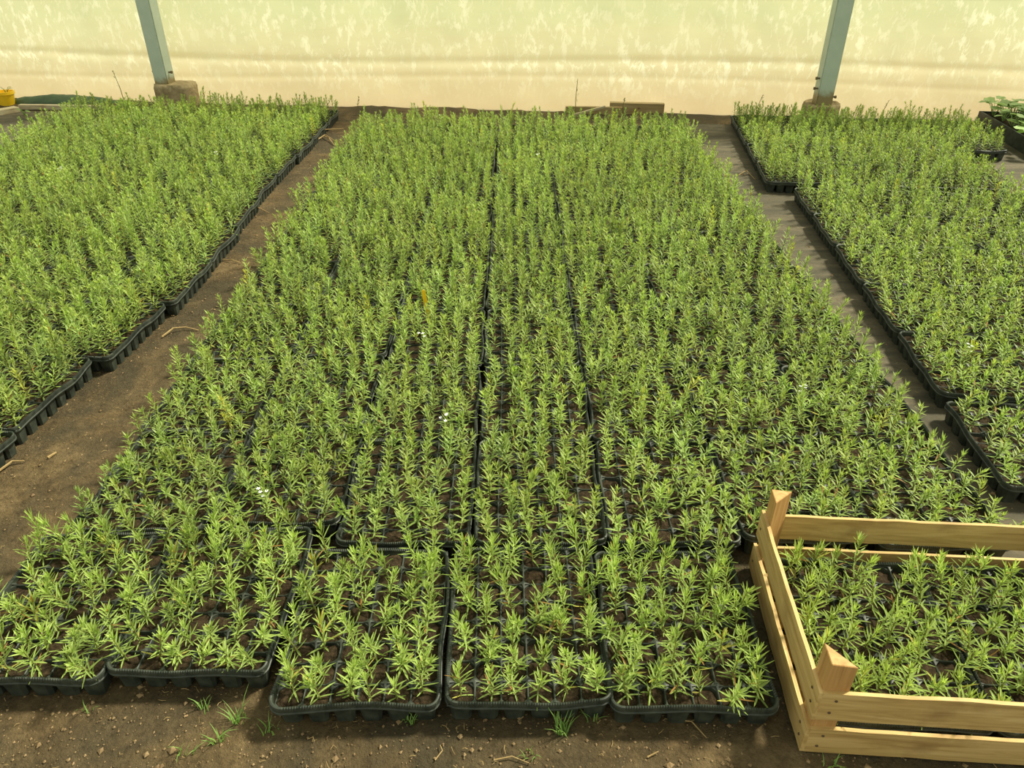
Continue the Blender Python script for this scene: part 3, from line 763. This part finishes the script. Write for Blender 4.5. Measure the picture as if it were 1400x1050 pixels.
# leafy trough beyond the right-hand bed
def trough(x, y, rz, L, label):
    t = empty('planting_trough', (x, y, 0), rz); tag(t, label, 'trough', 'leafy troughs')
    g = Geo(); w_, h = .34, .085
    for (x0, x1, y0, y1) in ((0, L, 0, .012), (0, L, w_-.012, w_), (0, .012, .012, w_-.012), (L-.012, L, .012, w_-.012)): g.box(x0, x1, y0, y1, 0, h)
    g.box(.012, L-.012, .012, w_-.012, 0, .01)
    obj('box', mesh_of('box', g.v, g.f, M['plastic']), t)
    g = Geo(); r = random.Random(3); nx_, ny_ = 24, 10
    g.add([(.012+(L-.024)*a/(nx_-1), .012+(w_-.024)*b/(ny_-1), .066+r.uniform(0, .012)) for b in range(ny_) for a in range(nx_)],
          [(b*nx_+a, b*nx_+a+1, (b+1)*nx_+a+1, (b+1)*nx_+a) for a in range(nx_-1) for b in range(ny_-1)])
    obj('potting_soil', mesh_of('potting_soil', g.v, g.f, M['soil'], smooth=True), t)
    return t
trough(3.22, 4.05, R_(82), .86, 'black trough of broad leaved plants beside the dark cloth')
cc, ss = math.cos(R_(82)), math.sin(R_(82))
for k in range(18):
    lx, ly = .06 + .145*(k % 6) + random.uniform(-.02, .02), .05 + .115*(k//6)
    broad_plant('broad_leaf_plant', 3.22+lx*cc-ly*ss, 4.05+lx*ss+ly*cc, .066, 900+k, 'pale green broad leaved plant in trough, %s from plastic wall, %s' % (ORD[5-k % 6], ('file away from cloth', 'middle file', 'file beside dark cloth')[k//6]), 'leafy plant', 'plants in the black trough', n=11, size=.062, hgt=.10, c=(0.32, 0.44, 0.17))
# scattered self-sown weeds near the cloths
for k, (x_, y_, lab) in enumerate([(-3.30, 5.20, 'small broad leaved weed by the narrow batten'), (-3.42, 4.62, 'small broad leaved weed on dark cloth beside rosemary'), (2.98, 4.66, 'small broad leaved weed at trough foot on dark cloth'), (2.78, 4.34, 'tiny broad leaved weed on dark cloth beside rosemary')]):
    broad_plant('broad_leaf_weed', x_, y_, .0, 950+k, lab, 'weed', n=6, size=.026, hgt=.045)

# thin dry stalks against the plastic
def stalk(x, y, h, label, seed, heads=3):
    r = random.Random(seed); g = Geo(); e = empty('weed_stalk', (x, y, 0)); tag(e, label, 'weed')
    pts = [(0, 0, 0), (r.uniform(-.01, .01), 0, h*.5), (r.uniform(-.03, .03), r.uniform(-.01, .01), h)]
    g.tube(pts, [.0028, .0022, .0015], 5, (0.28, 0.25, 0.10, 1)); obj('stem', mesh_of('stem', g.v, g.f, LEAFB, g.c), e)
    g = Geo()
    for k in range(heads*3):
        t = r.uniform(.45, 1.0); a = r.uniform(0, 6.28); p = Vector((pts[2][0]*t, pts[2][1]*t, h*t)); d = Vector((math.cos(a), math.sin(a), .7)).normalized()*r.uniform(.010, .022)
        s2 = Vector((-math.sin(a), math.cos(a), 0))*.004; g.add([p, p+d*.5+s2, p+d, p+d*.5-s2], [(0, 1, 2, 3)], (0.25, 0.26, 0.09, 1))
    obj('leaves', mesh_of('leaves', g.v, g.f, LEAFB, g.c), e)
for a in [(1.60, 5.02, .17, 'dark upright weed stalk at the wall end of cloth path', 1), (2.38, 4.96, .15, 'dark upright weed stalk beside the mossy collar', 2), (.42, 5.06, .26, 'thin tall weed stalk with dark tips before brown boards', 3),
          (-2.74, 5.48, .24, 'bent weed stalk beside the crumbling concrete block', 4), (-1.06, 5.30, .10, 'small weed stalk at wall end of brown path', 5), (.72, 5.08, .14, 'short weed stalk in front of brown board stub', 6)]:
    stalk(*a)

# yellow plant tag
g = Geo(); bm = bmesh.new()
prof = [(-.0065, 0.03), (0, 0), (.0065, .03), (.0065, .125), (.004, .130), (-.004, .130), (-.0065, .125)]
a = [bm.verts.new((x_, -.0006, z_)) for x_, z_ in prof]; b = [bm.verts.new((x_, .0006, z_)) for x_, z_ in prof]
bm.faces.new(a); bm.faces.new(b[::-1])
for i in range(7): bm.faces.new((a[i], a[(i+1) % 7], b[(i+1) % 7], b[i]))
tx, ty = ground_at(585, 404, .14)
o = obj('plant_tag', bm_mesh('plant_tag', bm, M['yellow']), loc=(tx, ty, .036), rot=(R_(4), R_(-7), R_(20)))
tag(o, 'orange yellow plastic plant tag stuck among the middle bed rosemary', 'plant tag')

# ------------------------------------------------------------------ weeds, straw and crumbs on the earth
def grass_weed(px, py, h, n, label, seed):
    x_, y_ = ground_at(px, py, 0); r = random.Random(seed); g = Geo()
    for k in range(int(n*1.7)):
        a = r.uniform(0, 6.28); L = h*r.uniform(.5, 1.2); out = r.uniform(.25, 1.0); w_ = r.uniform(.0011, .0019)
        b0 = Vector((r.uniform(-.012, .012), r.uniform(-.008, .008), -.004)); d = Vector((math.cos(a), math.sin(a), 0)); s2 = Vector((-math.sin(a), math.cos(a), 0)); vs = []
        cz = r.uniform(.8, 1.2)
        for t in (0, .35, .7, 1):
            p = b0 + d*L*out*t*t*.8 + Vector((0, 0, L*(t - .35*out*t*t))); vs += [p + s2*w_*(1.05-t), p - s2*w_*(1.05-t)]
        g.add(vs, [(i*2, i*2+1, i*2+3, i*2+2) for i in range(3)], (0.24*cz, 0.40*cz, 0.10*cz, 1))
    return tag(obj('grass_weed', mesh_of('grass_weed', g.v, g.f, LEAFB, g.c), loc=(x_, y_, 0)), label, 'weed', 'weeds on the bare earth')
for k, a in enumerate([(768, 1000, .055, 14, 'largest green grass weed on bare earth, before second tray from crate'), (812, 985, .035, 5, 'small two bladed weed beside the largest grass weed'),
    (300, 1012, .038, 8, 'grass weed on bare earth before the tray seam, lower tuft'), (325, 985, .05, 9, 'wispy grass weed in tray shade, before fourth tray from crate'), (372, 1000, .035, 7, 'grass weed tuft under tray corner, before third tray from crate'),
    (275, 970, .03, 7, 'yellowish grass weed close under the fourth tray from crate'), (120, 975, .032, 3, 'sparse grass blade weed before fifth tray from crate'), (255, 1030, .035, 6, 'grass weed tuft standing furthest out on bare earth'),
    (560, 985, .03, 7, 'pale curling weed in shade under third tray from crate'), (725, 1030, .03, 5, 'thin grass weed on open earth before second tray from crate'), (1135, 1046, .03, 5, 'small grass weed at foot of the wooden crate'),
    (380, 968, .03, 6, 'fine weed tuft under third tray corner in deep shade')]):
    grass_weed(*a, 60+k)
def straw(pts, rad, label, mat='straw'):
    P = [Vector((*ground_at(px, py, 0), z_)) for px, py, z_ in pts]
    Q = []
    for i in range(len(P)-1):
        for t in (0, .34, .67): Q.append(P[i].lerp(P[i+1], t))
    Q.append(P[-1]); g = Geo(); g.tube(Q, [rad*(1-.5*i/len(Q)) for i in range(len(Q))], 5)
    c = Q[0].copy(); g.v = [(v[0]-c.x, v[1]-c.y, v[2]-c.z) for v in g.v]
    return tag(obj('dry_straw', mesh_of('dry_straw', g.v, g.f, M[mat]), loc=c), label, 'straw', 'dry straws on the earth')
straw([(222, 462, .004), (238, 454, .014), (255, 451, .010), (272, 453, .004)], .003, 'curved orange brown straw on brown earth path')
straw([(0, 645, .004), (18, 634, .008), (34, 632, .004)], .0028, 'thick pale straw on brown path beside tray edge')
straw([(66, 627, .003), (78, 620, .004)], .0035, 'short flat pale chip on brown earth path')
straw([(300, 356, .003), (318, 358, .008), (330, 361, .003)], .0026, 'short brown twig on brown path at tray joint')
straw([(348, 280, .003), (355, 290, .02), (368, 292, .004)], .003, 'bent brown stalk leaning on tray edge of brown path')
straw([(418, 190, .003), (440, 184, .03), (470, 178, .01)], .004, 'yellow dry grass stalk at wall end of brown path')
straw([(425, 198, .003), (445, 190, .025), (462, 196, .004)], .004, 'lower yellow dry grass stalk on brown path')
straw([(432, 182, .003), (450, 192, .015), (458, 200, .003)], .004, 'crossing yellow dry grass stalk on brown path')
straw([(595, 1040, .002), (605, 1028, .004), (602, 1020, .003)], .0012, 'thin pale straw on front earth before third tray from crate')
straw([(675, 1040, .002), (700, 1036, .004), (725, 1045, .002)], .0012, 'long thin straw on front earth before second tray from crate')
straw([(920, 985, .002), (945, 988, .004), (966, 1010, .002)], .0014, 'thin brown twig on earth before tray against crate')
straw([(885, 1036, .002), (900, 1030, .006)], .0014, 'tiny green straw on earth before tray against crate')
straw([(1010, 240, .003), (1020, 236, .012), (1032, 246, .003)], .003, 'curled pale straw on the dusty cloth path')
# loose crumbs of earth and pebbles
r4 = np.random.default_rng(21); CV, CF = [], []
ico_v = np.array([(1, 0, 0), (-1, 0, 0), (0, 1, 0), (0, -1, 0), (0, 0, 1), (0, 0, -1)], float); ico_f = np.array([(0, 2, 4), (2, 1, 4), (1, 3, 4), (3, 0, 4), (2, 0, 5), (1, 2, 5), (3, 1, 5), (0, 3, 5)])
for k in range(9000):
    u = r4.random()
    if u < .55: X, Y = r4.uniform(-1.1, .95), r4.uniform(.52, .90)
    elif u < .85: Y = r4.uniform(1.0, 4.9); X = r4.uniform(-1.26, -.90)
    else: Y = r4.uniform(1.1, 4.9); X = r4.uniform(1.0, 1.4)
    s = min(.007, .0011*math.exp(r4.normal(.2, .6)))
    CV.append(ico_v*r4.uniform(.6, 1.3, (6, 1))*s*(1, 1, .7) + (X, Y, s*.2 - (.001 if u < .85 else -.0015))); CF.append(ico_f + 6*k)
tag(obj('earth_crumbs', mesh_of('earth_crumbs', np.concatenate(CV).tolist(), np.concatenate(CF).tolist(), M['crumb'])), 'fine loose crumbs of earth scattered over paths and front strip', 'earth crumbs', kind='stuff')

r5 = np.random.default_rng(33); g = Geo()
for k in range(750):
    u = r5.random()
    if u < .40: X, Y = r5.uniform(-1.1, .9), r5.uniform(.52, .85)
    elif u < .80: Y = r5.uniform(1.0, 4.9); X = r5.uniform(-1.24, -.92)
    else: Y = r5.uniform(1.1, 4.9); X = r5.uniform(1.02, 1.38)
    L = r5.uniform(.004, .016); a = r5.uniform(0, 3.14) if r5.random() < .5 else r5.normal(0, .5); w_ = r5.uniform(.0003, .0007); d = np.array([math.cos(a), math.sin(a), 0]); n_ = np.array([-math.sin(a), math.cos(a), 0])
    c = np.array([X, Y, .0012]); b = r5.normal(0, .003)
    P = [c - d*L/2, c + n_*b + (0, 0, r5.uniform(0, .003)), c + d*L/2]
    vs = []
    for p in P: vs += [p + n_*w_, p + (0, 0, w_), p - n_*w_]
    g.add(vs, [(i*3+q, i*3+q+1, i*3+q+4, i*3+q+3) for i in range(2) for q in range(2)])
tag(obj('straw_litter', mesh_of('straw_litter', g.v, g.f, M['straw'])), 'fine dry straw bits littering the earth paths', 'straw litter', kind='stuff')
